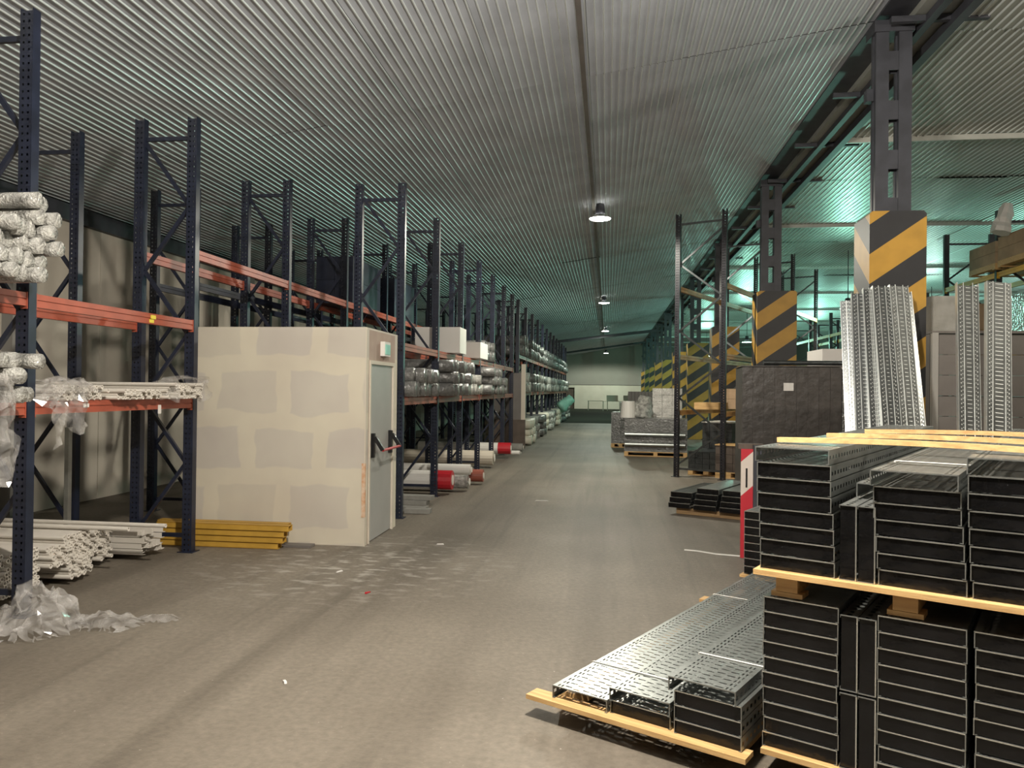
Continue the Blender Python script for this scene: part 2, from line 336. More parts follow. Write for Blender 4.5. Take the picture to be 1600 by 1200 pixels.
# ---------------------------------------------------------------- racks
def postmesh(H, mt, pw=.10, pd=.075):
    b = MB(); p = .05; n = int(H/p)
    xs = [-pw/2, -pw/2+.022, -pw/2+.036, pw/2-.036, pw/2-.022, pw/2]
    for k in range(n):
        z0 = k*p; z1 = z0+p; za = z0+.017; zb = z0+.033
        for i in range(5):
            if i in (1, 3):
                q = [(z0, za), (zb, z1)]
            else: q = [(z0, z1)]
            for a, c in q:
                m_ = len(b.v); b.v += [(xs[i], -pd/2, a), (xs[i+1], -pd/2, a), (xs[i+1], -pd/2, c), (xs[i], -pd/2, c)]; b.f.append((m_, m_+1, m_+2, m_+3))
    b.box(-pw/2, -pd/2+.001, 0, -pw/2+.006, pd/2, H); b.box(pw/2-.006, -pd/2+.001, 0, pw/2, pd/2, H)
    b.box(-pw/2, pd/2-.006, 0, -pw/2+.03, pd/2, H); b.box(pw/2-.03, pd/2-.006, 0, pw/2, pd/2, H)
    return b.mesh('post', mt)
def postlow(H, mt, pw=.10, pd=.075):
    b = MB().box(-pw/2, -pd/2, 0, pw/2, -pd/2+.006, H).box(-pw/2, -pd/2, 0, -pw/2+.006, pd/2, H).box(pw/2-.006, -pd/2, 0, pw/2, pd/2, H)
    return b.mesh('post', mt)
def rack(label, root, rz, dep, ys, H, beams, mp=M_navy, mb=M_orange, mbr=M_navy, hi=True, fl=0, pw=.10, stag=0):
    """uprights every y; dep = signed depth in local x; beams = (i0, i1, z, mat)"""
    t = thing('pallet_rack', label, 'rack', root, (0, 0, rz))
    pm_ = postmesh(H, mp, pw) if hi else postlow(H, mp, pw)
    pl = MB().box(-.08, -.07, 0, .08, .07, .008).mesh('base_plate', mp)
    w_ = abs(dep)-pw; sg = 1 if dep > 0 else -1
    a0 = MB().bar((sg*pw/2, 0, 0), (dep-sg*pw/2, 0, .62), .03, .035).mesh('brace', mbr)
    a1 = MB().bar((dep-sg*pw/2, 0, 0), (sg*pw/2, 0, .62), .03, .035).mesh('brace', mbr)
    ht = MB().bar((sg*pw/2, 0, 0), (dep-sg*pw/2, 0, 0), .03, .04).mesh('brace', mbr)
    for i, y in enumerate(ys):
        for x in (0, dep):
            put('post', pm_, t, (x, y, 0)); put('base_plate', pl, t, (x, y, 0))
        k = 0; z = .25
        while z+.62 < H-.15:
            put('brace', (a0, a1)[(k+fl+(i if stag else 0)) % 2], t, (0, y+.012, z)); z += .64; k += 1
        put('brace', ht, t, (0, y+.012, H-.2)); put('brace', ht, t, (0, y+.012, .16))
    out = []
    for i0, i1, z, mt in beams:
        for i in range(i0, i1):
            y0, y1 = ys[i]+.045, ys[i+1]-.045
            for x in (sg*(-.02), dep+sg*.02):
                b = MB().box(x-.022, y0, z-.04, x+.022, y1, z+.0).box(x-.014, y0, z-.0, x+.014, y1, z+.014).box(x-.022, y0, z+.014, x+.022, y1, z+.055)
                b.box(x-.026, y0-.004, z-.06, x+.026, y0+.004, z+.06).box(x-.026, y1-.004, z-.06, x+.026, y1+.004, z+.06)
                o = b.build('beam', mt, t)
                out.append((x, (y0+y1)/2, z, o))
    return t, out
ysL = [2.75, 4.95, 7.12, 9.36]+[9.36+2.17*k for k in range(1, 10)]
r2, bm = rack('navy rack row with orange beams left of the white booth, nearest at picture edge', (-4.12, 0, 0), 0, -.56, ysL, 4.32, [(0, 2, 2.24, M_orange), (0, 2, 1.47, M_orange), (2, 10, 2.95, M_orange), (3, 10, 1.47, M_orange)], fl=1)
for x, y, z, o in bm:
    if abs(x) < .1 and abs(y-6.03) < .1 and abs(z-2.24) < .01:
        MB().box(x+.023, 6.35, z-.03, x+.030, 6.41, z+.0).box(x+.023, 6.37, z+.005, x+.030, 6.44, z+.04).build('shelf_tag', M_tag, o)
    if abs(x) < .1 and abs(y-6.03) < .1 and abs(z-1.47) < .01:
        MB().box(x+.023, 6.5, z-.08, x+.030, 6.54, z-.0).box(x+.023, 5.5, z-.0, x+.030, 5.56, z+.03).build('shelf_tag', M_paper, o)
r3, _ = rack('dark navy rack row set back against the long beige wall', (-5.38, 0, 0), 0, -.56, ysL[1:11], 4.22, [(2, 9, 2.95, M_navy)], fl=0)
yA = [9.42, 11.40, 13.35, 15.25, 17.12, 18.95, 20.65]
r1, _ = rack('navy rack row along the aisle just beyond the white booth', (-2.62, 0, 0), 0, -.56, yA, 4.25, [(0, 6, 2.17, M_orange), (0, 6, 1.47, M_orange)], fl=1)
yB = [22.0+2.1*k for k in range(13)]
r1b, _ = rack('distant dark rack row along the aisle beyond the pale partition board', (-2.62, 0, 0), 0, -.56, yB, 4.25, [(0, 12, 2.6, M_orange), (0, 12, 1.5, M_orange)], hi=False)
# rack on the right, turned to the aisle
b_ = math.radians(33-7.2)
rr, _ = rack('dark rack with pale braces and ochre beams, right of the aisle by the striped columns', (1.32, 14.93, 0), -b_, .9, [0, 2.7, 5.4, 8.1], 5.05, [(0, 3, 3.62, M_ochre), (0, 3, 2.30, M_ochre), (0, 3, 1.22, M_ochre)], mp=M_dark, mbr=M_galvd, pw=.09)
rk2, _ = rack('tall dark rack with yellow beams holding cartons, far right behind the leaning trays', (7.15, 0, 0), 0, .9, [10.6, 12.9, 15.1, 17.3], 5.05, [(0, 3, 3.85, M_yellow), (0, 3, 2.3, M_yellow)], mp=M_dark, mbr=M_dark, hi=False)
rk3, _ = rack('far dark rack with yellow beams glimpsed between the second column and the leaning trays', (7.6, 0, 0), 0, 1.0, [22, 24.7, 27.4, 30.1, 32.8], 4.4, [(0, 4, 3.6, M_yellow), (0, 4, 1.8, M_ochre)], mp=M_dark, mbr=M_dark, hi=False)
# ---------------------------------------------------------------- columns with striped guards
def batt():
    b = MB()
    return b
for k in range(10):
    y = 8.3+6.1*k
    n = ['nearest', 'second', 'third', 'fourth', 'fifth', 'sixth', 'seventh', 'eighth', 'ninth', 'farthest'][k]
    x0 = 2.70 if k else 2.68
    t = thing('steel_column', 'dark steel column with yellow and black striped guard, %s in the row' % n, 'column', (x0+.28, y+.25, 0))
    gh = [3.54, 3.5, 3.35, 3.3, 3.3, 3.2, 3.3, 3.2, 3.2, 3.2][k]
    b = MB(); c = .03
    gw = .28 if k == 0 else .42
    b.prism([(-.28, 0), (gw, 0), (gw, gh-c), (gw-c, gh), (-.28+c, gh), (-.28, gh-c)], -.25, .25); b.build('striped_guard', M_stripe, t)
    x = -.20
    for yy in (-.16, -.06):
        for xx in (x, x+.23):
            MB().box(xx, yy, gh-.02, xx+.13, yy+.05, 5.56).build('channel', M_steelgrey, t)
        z = gh+.08
        if yy > 0: continue
        MB().box(x+.13, yy+.004, gh-.02, x+.23, yy+.012, gh+.16).build('batten', M_steelgrey, t)
        z = gh+.46
        while z < 5.3:
            MB().box(x+.13, yy+.004, z, x+.23, yy+.012, z+.20).build('batten', M_steelgrey, t); z += .52
    MB().box(-.22, -.18, 5.44, .18, .1, 5.56).build('cap_plate', M_steelgrey, t)
    MB().box(-.27, -.1, gh+1.2, -.20, .0, gh+1.33).build('bracket', M_steelgrey, t)
# ---------------------------------------------------------------- white booth with door
bt = thing('plasterboard_booth', 'pale plasterboard booth with filled joints and a grey emergency door facing the aisle', 'booth', (-2.5, 7.67, 0))
box('front_wall', M_booth, (-1.9, 0, 0, 0, .1, 2.26), bt)
box('back_wall', M_booth, (-1.9, 1.08, 0, 0, 1.18, 2.26), bt); box('left_wall', M_booth, (-1.9, .1, 0, -1.8, 1.08, 2.26), bt)
sw_ = MB().box(-.09, .1, 1.94, 0, 1.08, 2.26).build('side_wall', M_brown, bt)
MB().box(-.09, .1, 0, .0, .12, 1.94).box(-.09, 1.04, 0, 0, 1.08, 1.94).build('side_wall', M_brown, bt)
box('roof_board', M_booth, (-1.9, .0, 2.26, 0, 1.18, 2.28), bt)
box('corner_bead', M_frame, (-.004, -.006, 0, .006, .015, 2.27), bt)
MB().box(-.03, -.008, .30, .007, .02, .86).build('broken_plaster', mat('torn_plaster', (.55, .27, .13), .8, c2=(.68, .55, .42), nscale=14), bt)
dr = box('door', M_door, (-.05, .155, .01, -.01, 1.0, 1.90), bt)
box('door_frame', M_frame, (-.06, .12, 0, .012, .155, 1.94), dr); box('door_frame', M_frame, (-.06, 1.0, 0, .012, 1.04, 1.94), dr); box('door_frame', M_frame, (-.06, .155, 1.90, .012, 1.0, 1.94), dr)
for yy in (.24, .90): MB().box(-.01, yy-.025, .90, .03, yy+.025, 1.16).bar((.03, yy, 1.12), (.12, yy, .98), .035, .04).build('bar_bracket', M_black, dr)
MB().tube((.12, .24, .98), (.12, .92, .98), .014, 10).build('push_bar', M_red, dr)
el = MB().box(.0, .50, 2.00, .05, .72, 2.16).build('emergency_light', M_whitepl, bt)
box('light_lens', M_tealwrap, (.05, .52, 2.02, .056, .70, 2.13), el)  # mint colour stands in for a green reflection on the lens
tag(MB().box(0, 0, 0, .42, .12, .025).build('grey_board', M_boardgrey, None, (-3.42, 7.48, 0.001)), 'flat grey board lying on floor against foot of the booth', 'board')
# ochre beams stacked at its foot
bmm = MB().box(0, 0, 0, 1.42, .012, .058).box(0, 0, .052, 1.42, .10, .058).box(0, 0, 0, 1.42, .06, .006).box(0, .088, 0, 1.42, .10, .058).mesh('beam_piece', mat('ochre_beam_paint', (.50, .29, .045), .5, noise=.15))
for i in range(4):
    for j in range(2):
        o = put('steel_beam', bmm, None, (-4.72+.035*i-.06*j+.02*(i % 2), 7.36+.11*j-.01*i, .003+.062*i))
        tag(o, 'ochre steel beam, %s layer up in the pile before the booth, %s row' % (ORD[i], ('front', 'rear')[j]), 'beam', 'ochre beams piled before the booth')
# ---------------------------------------------------------------- foreground trays
TH = math.radians(29)
U = Vector((math.cos(TH), -math.sin(TH), 0)); V = Vector((math.sin(TH), math.cos(TH), 0)); OO = Vector((.68, 3.42, 0))
def fr(u, v, z): return OO+U*u+V*v+Vector((0, 0, z))
def traymesh(name, W=.305, H=.062, L=3.0, mt=M_galv, pitch=.05, side=False, slots=True, film=False):
    """inverted cable tray: perforated base on top, two perforated sides, open ends"""
    b = MB()
    def cellq(f, a0, a1, b0, b1, h):   # f maps (a, b) to 3-D; hole h = (ha0, ha1, hb0, hb1)
        if h is None:
            n = len(b.v); b.v += [f(a0, b0), f(a1, b0), f(a1, b1), f(a0, b1)]; b.f.append((n, n+1, n+2, n+3)); return
        n = len(b.v); A0, A1, B0, B1 = h
        b.v += [f(a0, b0), f(a1, b0), f(a1, b1), f(a0, b1), f(A0, B0), f(A1, B0), f(A1, B1), f(A0, B1)]
        for q in ((0, 1, 5, 4), (1, 2, 6, 5), (2, 3, 7, 6), (3, 0, 4, 7)): b.f.append(tuple(n+i for i in q))
    top = lambda x, y: (x, y, H); le = lambda z, y: (0, y, z); ri = lambda z, y: (W, y, z)
    xs = [0, .018, .036, .054]+[.054+(W-.108)*k/4 for k in range(1, 4)]+[W-.054, W-.036, W-.018, W]
    n = int(L/pitch)
    for k in range(n):
        y0 = k*pitch; y1 = y0+pitch
        for i in range(len(xs)-1):
            a, c = xs[i], xs[i+1]
            if not slots or i in (0, len(xs)-2): cellq(top, a, c, y0, y1, None)
            elif i in (1, 2, len(xs)-3, len(xs)-4):
                cellq(top, a, c, y0, y1, (a+.005, c-.005, y0+.008, y0+.034))
            else:
                s_ = .25 if i % 2 else 0
                cellq(top, a, c, y0, y1, (a+.006, c-.006, y0+.012+s_*.05, y0+.021+s_*.05))
        for f in (le, ri):
            cellq(f, .0, .014, y0, y1, None)
            cellq(f, .014, .048, y0, y1, (.022, .038, y0+.012, y0+.034) if slots else None)
            cellq(f, .048, H, y0, y1, None)
    nr0 = len(b.f)
    for y in (0, L):          # folded rims at the open ends
        b.box(0, y-.0015, H-.004, W, y+.003, H+.001); b.box(-.001, y-.0015, 0, .003, y+.003, H); b.box(W-.003, y-.0015, 0, W+.001, y+.003, H)
    nr1 = len(b.f)
    b.box(0, 0, 0, .012, L, .002); b.box(W-.012, 0, 0, W, L, .002)
    if side:                  # turned on its side, base facing right
        b.v = [(H-z if False else z, y, x) for x, y, z in b.v]
    nf = len(b.f)
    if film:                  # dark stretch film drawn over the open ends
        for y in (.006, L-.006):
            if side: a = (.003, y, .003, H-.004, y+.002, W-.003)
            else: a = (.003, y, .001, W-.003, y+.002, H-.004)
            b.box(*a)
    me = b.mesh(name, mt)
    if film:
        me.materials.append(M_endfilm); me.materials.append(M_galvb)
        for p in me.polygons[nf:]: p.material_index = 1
        for p in list(me.polygons[nr0:nr0+6])+list(me.polygons[nr0+18:nr0+24]): p.material_index = 2  # top rims in brighter steel, their glint put into the colour
    return me
T1 = traymesh('cable_tray'); T1d = traymesh('cable_tray', mt=M_galv, film=True)
TV = traymesh('cable_tray', H=.066, mt=M_galv, side=True, film=True)
def tray(me, u, v, z, label, group, tilt=0):
    o = put('cable_tray', me, None, fr(u, v, z), (0, tilt, -TH)); tag(o, label, 'cable tray', group); return o
def pallet(name, label, u0, u1, v0, v1, z, inset=.20, h=.12, mt=M_pine, root=None):
    t = thing('wooden_pallet', label, 'pallet', fr(u0, v0, z) if root is None else root[0], (0, 0, -TH if root is None else root[1]))
    W = u1-u0; D = v1-v0
    nb = max(2, int(D/.55)+1)
    for i in range(nb):       # deck boards across
        y = i*(D-.1)/(nb-1)
        MB().box(0 if i in (0, nb-2) else .11, y, h-.022, W, y+.1, h).build('deck_board', mt, t)
    for i in range(3):
        x = .08+i*(W-.26)/2
        MB().box(x, inset, .022, x+.09, D, h-.024).build('stringer', mt, t)
    for i in range(3):
        x = .08+i*(W-.26)/2
        MB().box(x-.02, inset, 0, x+.11, inset+.1, .02).build('foot_board', mt, t); MB().box(x-.02, D-.1, 0, x+.11, D, .02).build('foot_board', mt, t)
    return t
pallet('p', 'low pine pallet under the short rows of perforated trays, front centre', -1.13, -.015, -.175, 2.7, 0)
pallet('p', 'pine pallet on the floor under the tall black tray stack', 0.0, 1.14, -.03, 2.7, 0, mt=M_pine)
# low pallet trays
def lab_low(c, i, n): return 'grey perforated cable tray in the %s row of the low pallet, %s' % (c, 'alone' if n == 1 else ['lowest of its row', 'second from the bottom', 'third from the bottom', 'topmost of its row'][i if i < n-1 else 3])
tray(T1, -1.00, -.13, .121, lab_low('left', 0, 1), 'trays on the low pallet')
for i in range(2): tray((T1d, T1)[i], -.685+.005*i, -.13+.02*(1-i), .121+.0645*i, lab_low('middle', i, 2), 'trays on the low pallet')
for i in range(4): tray((T1d, T1d, T1d, T1)[i], -.355-(.02 if i == 3 else 0), -.125-(.02 if i == 3 else 0), .121+.0645*i, lab_low('right', i, 4), 'trays on the low pallet')
def strap(u0, u1, v, z, label, drop=.05):
    t = MB().bar(fr(u0, v, z), fr(u1, v, z), .010, .0025).bar(fr(u0, v, z), fr(u0, v, z-drop), .010, .003).bar(fr(u1, v, z), fr(u1, v, z-drop), .010, .003).build('packing_strap', M_strap)
    tag(t, label, 'strap')
strap(-1.003, -.692, .28, .1866, 'white packing strap round near end of the left low tray')
strap(-.686, -.37, .12, .2512, 'white packing strap on the middle low tray pair')
strap(-.380, -.066, .22, .381, 'white packing strap across the raised right low tray')
strap(-1.003, -.692, 2.0, .1866, 'white packing strap round far end of the left low tray')
# lower tall stack
G = 'black tray stack on the floor pallet'
def colset(u, n, z0, p, name, grp, mesh, v=0., jit=.004):
    for i in range(n):
        tray(mesh, u+R.uniform(-jit, jit), v+R.uniform(-.004, .004), z0+i*p, 'black-ended cable tray, %s up in the %s' % (ORD[i], name), grp)
colset(.000, 10, .121, .0648, 'left column of the lower big stack', G, T1d)
colset(.455, 10, .121, .0648, 'middle column of the lower big stack', G, T1d)
colset(.785, 10, .121, .0648, 'right column of the lower big stack', G, T1d)
for i in range(2):
    for j in range(2):
        tray(TV, .312+.070*i, R.uniform(-.004, .004), .121+.316*j, 'cable tray stood on its edge in the lower big stack, %s, %s one' % (('lower tier', 'upper tier')[j], ('left', 'right')[i]), G)
pallet('p', 'pine pallet between the two big black tray stacks', -.035, 1.14, -.04, 2.7, .770, h=.115, mt=M_pine, inset=.06)
G = 'black tray stack on the raised pallet'
Z = .886
for i in range(8):
    tray(T1d if i < 7 else T1, -.018-.003*i+R.uniform(-.004, .004), R.uniform(-.004, .004), Z+i*.0662, 'black-ended cable tray, %s up in the left column of the upper big stack' % ORD[i], G)
for i in range(7):
    tray(T1d if i < 6 else T1, .452-.004*i+R.uniform(-.003, .003), R.uniform(-.004, .004)+(-.0 if i < 6 else -.03), Z+i*.0662, 'black-ended cable tray, %s up in the middle column of the upper big stack' % ORD[i], G)
for i in range(8):
    tray(T1d if i < 7 else T1, .775-.003*i+R.uniform(-.003, .003), R.uniform(-.004, .004), Z+i*.0662, 'black-ended cable tray, %s up in the right column of the upper big stack' % ORD[i], G)
for i in range(2):
    tray(TV, .305+.070*i, 0, Z, 'cable tray stood on its edge in the upper big stack, %s one' % ('left', 'right')[i], G)
TN = traymesh('cable_tray', W=.10, H=.06, L=2.6, mt=M_galv)
tray(TN, .325, .22, Z+.316, 'narrow perforated tray lying on the edge-set trays of the upper big stack', G)
for u in (-.04, .44, .77):
    pass
strap(.442, .74, .42, Z+.4655, 'white strap over middle column top of the upper big stack', .02)
# laths on top
for i, (ua, va, ub, vb, z) in enumerate(((-.03, .28, 1.15, .25, 1.4165), (.05, .85, 1.25, .80, 1.4165), (.11, 1.45, 1.3, 1.58, 1.4165))):
    b = MB(); n = 8
    for k in range(n):
        p, q = k/n, (k+1)/n; s0 = .012*math.sin(math.pi*p); s1 = .012*math.sin(math.pi*q)
        b.bar(fr(ua+(ub-ua)*p, va+(vb-va)*p, z+.012+s0), fr(ua+(ub-ua)*q, va+(vb-va)*q, z+.012+s1), .035, .022)
    tag(b.build('wooden_lath', M_pine), 'thin pine lath laid over the upper big stack, %s of three from the front' % ('first', 'second', 'third')[i], 'lath')
b = MB(); pts = []
for k in range(26):
    a = k*.5; pts.append(fr(1.0+.05*math.cos(a)+.012*k-.12, 1.0+.05*math.sin(a*1.3), 1.452+.025*abs(math.sin(a*.7))))
for p, q in zip(pts, pts[1:]): b.bar(p, q, .006, .003)
tag(b.build('strap_tangle', M_strap), 'tangle of white plastic strapping lying on the laths', 'strap')
# narrow stack beyond the low pallet
for c in range(2):
    for i in range(8):
        o = put('cable_tray', T1d.copy() if False else T1d, None, fr(-1.13+.32*c, 3.0, .13+i*.0655), (0, 0, -TH)); o.scale = (1, .62, 1)
        tag(o, 'dark cable tray, %s from the bottom, %s column of the stack beyond the low pallet' % (ORD[i], ('left', 'right')[c]), 'cable tray', 'trays beyond the low pallet')
pallet('p', 'pine pallet under the tray stack beyond the low pallet', -1.16, -.46, 2.98, 4.86, 0)
# ---------------------------------------------------------------- leaning perforated trays
def leanmesh(W, D, L, mt, big=True):
    b = MB(); p = .04; n = int(L/p)
    xs = [0, .015, .03, .045, W-.045, W-.03, W-.015, W]; dots = []
    for k in range(n):
        z0 = k*p; z1 = z0+p
        for i in range(7):
            a, c = xs[i], xs[i+1]; h = None
            if i in (1, 5): h = (a+.003, c-.003, z0+.010, z0+.024)
            if i in (2, 4): h = (a+.004, c-.004, z0+.024, z0+.033)
            if i == 3 and big: h = (a+.03, c-.03, z0+.016, z0+.023)
            m_ = len(b.v)
            if h is None: b.v += [(a, 0, z0), (c, 0, z0), (c, 0, z1), (a, 0, z1)]; b.f.append((m_, m_+1, m_+2, m_+3))
            else:
                A, C, e, g_ = h; b.v += [(a, 0, z0), (c, 0, z0), (c, 0, z1), (a, 0, z1), (A, 0, e), (C, 0, e), (C, 0, g_), (A, 0, g_)]
                for q in ((0, 1, 5, 4), (1, 2, 6, 5), (2, 3, 7, 6), (3, 0, 4, 7)): b.f.append(tuple(m_+i_ for i_ in q))
                m_ = len(b.v); b.v += [(A, -.0015, e), (C, -.0015, e), (C, -.0005, g_), (A, -.0005, g_)]; dots.append(len(b.f)); b.f.append((m_, m_+1, m_+2, m_+3))
    e0 = len(b.f)
    b.box(-.002, -.001, 0, .001, D, L); b.box(W-.001, -.001, 0, W+.002, D, L)
    b.box(0, D-.002, 0, .014, D, L); b.box(W-.014, D-.002, 0, W, D, L)
    b.box(.05, -.004, 0, .056, .002, L); b.box(W-.056, -.004, 0, W-.05, .002, L)
    me = b.mesh('leaning_tray', mt); me.materials.append(M_dot)
    for i in dots+list(range(e0, len(b.f))): me.polygons[i].material_index = 1
    return me
def lean(x0, y0, x1, y1, ztop, W, mt, label, yawz=0., D=.05, grp='trays leaning upright by the nearest column'):
    a = Vector((x0, y0, .0)); q = Vector((x1, y1, ztop)); L = (q-a).length; d = (q-a).normalized()
    xax = Vector((math.cos(yawz), math.sin(yawz), 0)); yax = d.cross(xax).normalized(); xax = yax.cross(d).normalized()
    o = put('leaning_tray', leanmesh(W, D, L, mt), None); mm_ = Matrix((xax, yax, d)).transposed().to_4x4(); mm_.translation = a; o.matrix_world = mm_
    tag(o, label, 'cable tray', grp)
lean(2.30, 7.25, 2.42, 8.02, 2.66, .20, M_leand, 'dull grey tray leaning at far left of the upright bundle', -.1)
lean(2.42, 7.18, 2.52, 7.98, 2.70, .12, M_leand, 'narrow grey tray second in the upright bundle before the nearest column', -.05)
lean(2.52, 7.10, 2.60, 7.95, 2.72, .17, M_leand, 'shiny perforated tray in the middle of the upright bundle', .05)
lean(2.70, 7.12, 2.76, 7.95, 2.73, .18, M_leanm, 'brightest perforated tray of the upright bundle before the striped column', .12)
lean(2.86, 7.2, 2.88, 8.0, 2.68, .12, M_leand, 'thin perforated tray at right side of the upright bundle', .3)
lean(2.24, 7.36, 2.33, 8.08, 2.58, .11, M_leand, 'narrow dark rail at left edge of the upright bundle', -.3)
lean(3.12, 7.20, 3.36, 7.88, 2.74, .19, M_leanm, 'bright ladder-holed tray standing alone right of the striped column', .0)
lean(3.34, 7.22, 3.63, 7.88, 2.75, .22, M_leanm, 'bright dot-holed tray standing at right edge of the picture', .05)
lean(3.58, 7.35, 3.83, 8.0, 2.70, .05, M_leand, 'thin dark rail behind the rightmost upright tray', .3)
# grey board bin behind, with a concrete block on it
bn = thing('board_bin', 'bin of stacked grey boards behind the upright trays at right edge', 'bin', (3.42, 8.62, 0))
MB().box(-.0, -.03, 0, .06, .03, 2.30).build('corner_post', mat('pale_steel', (.32, .31, .29), .5), bn)
bd = MB().box(.07, 0, 0, 1.9, .035, .205).box(.07, .005, .205, 1.9, .03, .214).mesh('board', M_boardgrey)
for i in range(10): put('board', bd, bn, (0, R.uniform(-.006, .006), .1+.219*i))
box('side_frame', M_boardgrey, (.0, .04, 0, .06, 1.0, 2.29), bn); box('corner_post', M_boardgrey, (1.84, .04, 0, 1.9, 1.0, 2.29), bn)
box('bin_top', M_boardgrey, (0, -.02, 2.295, 1.9, 1.0, 2.32), bn)
tag(box('concrete_block', M_concrete, (0, 0, 0, .26, .45, .38), None, loc=(3.44, 8.68, 2.321)), 'rough grey concrete block on the corner of the board bin', 'block')
sb = MB()
# ---------------------------------------------------------------- big film-wrapped stack, guard, labels
bs = thing('wrapped_stack', 'tall dark brown film-wrapped stack with one white paper label, before the second column', 'wrapped stack', (1.93, 11.38, 0), (0, 0, -.08)); bs.scale = (1.14, 1, 1.03)
for i in range(9):
    MB().box(.001+i*.132, R.uniform(0, .008), .14, .132+i*.132-.0005, 1.1, 1.948).build('wrapped_pack', M_wrapb, bs)
MB().box(-.01, -.012, 1.955, 1.2, 1.11, 1.97).build('top_sheet', M_wrapb, bs)
MB().box(1.195, .0, .14, 1.36, 1.0, 1.93).build('side_bundle', M_wrapg, bs)
box('paper_label', M_paper, (.50, -.018, 1.62, .62, -.012, 1.73), bs)
MB().box(0, 0, 0, 1.3, .1, .022).box(0, 1, 0, 1.3, 1.1, .022).box(0, 0, .022, .1, 1.1, .118).box(.6, 0, .022, .7, 1.1, .118).box(1.2, 0, .022, 1.3, 1.1, .118).box(0, 0, .118, 1.3, 1.1, .139).build('pallet_base', M_pined, bs)
tag(MB().tube((0, 0, 0), (1.25, 0, 0), .035, 12).build('grey_tube', M_galvd, None, (2.25, 11.5, 2.075)), 'grey tube lying along top of the dark wrapped stack', 'tube')
# pale boxes beyond
bx = thing('wrapped_stack', 'grey and white boxes stacked high behind the dark wrapped stack, left of the leaning trays', 'wrapped stack', (3.45, 12.9, 0))
MB().box(0, 0, 0, 1.3, 1.0, .12).build('pallet_base', M_pined, bx)
for i in range(3):
    for j in range(5): MB().box(i*.43, 0, .12+j*.45, i*.43+.42, .95, .12+j*.45+.44).build('carton', M_concrete if (i+j) % 2 else M_paper, bx)
gp = MB().prism([(0, 0), (.012, 0), (.012, 1.06), (0, 1.06)], -.0, .1)
gd = thing('rack_guard', 'red and white striped upright guard board standing at left of the wrapped stacks', 'guard', (1.32, 7.8, 0))
MB().box(0, 0, 0, .115, .02, 1.08).build('striped_face', M_guard, gd)
MB().box(.115, -.03, 0, .20, .08, 1.12).build('guard_post', M_steelgrey, gd)
MB().box(.045, -.004, .70, .062, -.001, .89).build('slot_mark', M_black, gd)
MB().box(-.02, .02, 1.08, .22, .12, 1.13).build('guard_cap', M_mdf, gd)
# ---------------------------------------------------------------- dark trays on the floor, mid right
TS = traymesh('cable_tray', W=.30, H=.065, L=1.25, mt=M_galvd, pitch=.055, film=True)
TSg = traymesh('cable_tray', W=.30, H=.065, L=1.25, mt=M_galv, pitch=.055, film=True)
def mtray(x, y, z, rz, lab, me=TS): tag(put('cable_tray', me, None, (x, y, z), (0, 0, rz)), lab, 'cable tray', 'dark trays on the floor beyond the guard')
k = 0
for j, (n, x) in enumerate(((3, .82), (4, 1.13), (4, 1.44))):
    for i in range(n):
        mtray(x+.02*i, 10.42-.17*j+(.05*i), .09+.067*i, -.47, 'dark perforated tray on floor beyond the guard, %s column, %s up' % (('left', 'middle', 'right')[j], ORD[i]), TSg if (i == n-1 and j) else TS)
tag(MB().box(0, 0, 0, 1.1, .09, .08).box(0, 1.2, 0, 1.1, 1.29, .08).build('wooden_bearers', M_pined, None, (.93, 10.45, .005), (0, 0, -.47)), 'wooden bearers under the dark trays on the floor beyond the guard', 'bearer')
# dark crates / wrapped stacks in and before the right rack
def stack(label, x, y, rz, W, D, H, mt, nx, nz, z0=0., base=True, cat='wrapped stack', tmat=None, pname='pack', jit=.01):
    t = thing('wrapped_stack', label, cat, (x, y, z0), (0, 0, rz)); hb = .12 if base else 0
    if base:
        b = MB().box(0, 0, .098, W, D, .118)
        for q in (0, W/2-.05, W-.1): b.box(q, 0, .02, q+.1, D, .098)
        b.box(0, 0, 0, W, .1, .02).box(0, D-.1, 0, W, D, .02).build('pallet_base', M_pine, t)
    for i in range(nx):
        for j in range(nz):
            b = MB(); b.box(W*i/nx+.003, R.uniform(0, jit), hb+(H-hb)*j/nz, W*(i+1)/nx-.003, D-R.uniform(0, jit), hb+(H-hb)*(j+1)/nz-.004); b.build(pname, mt, t)
    if tmat: MB().box(-.01, -.01, H, W+.01, D+.01, H+.02).build('top_sheet', tmat, t)
    return t
stack('stack of dark perforated crates with pale top sheet, inside the ochre-beamed rack', 1.95, 16.2, -.45, .62, .9, 1.0, M_galvd, 4, 5, tmat=M_strap)
stack('brown and black crates low beside the right post of the ochre-beamed rack', 2.05, 14.95, -.45, .5, .5, .62, M_mdf, 3, 3, tmat=M_pine)
stack('low black tray stack on a pallet between posts of the ochre-beamed rack', 1.58, 15.35, -.45, .72, .9, .45, M_galvd, 5, 3, tmat=M_galvd)
stack('brown cartons on the second shelf of the ochre-beamed rack', 2.35, 16.2, -b_, .8, 1.4, .42, M_card, 2, 2, z0=1.29, base=False, cat='cartons')
stack('yellow wooden frame crate on lower beams of the ochre-beamed rack', 1.70, 15.5, -b_, .5, .6, .14, M_pine, 1, 1, z0=1.29, base=False, cat='crate')
stack('brown cartons glimpsed behind the striped third column', 3.4, 18.5, -.3, 1.2, 1.0, 1.6, M_card, 3, 3)
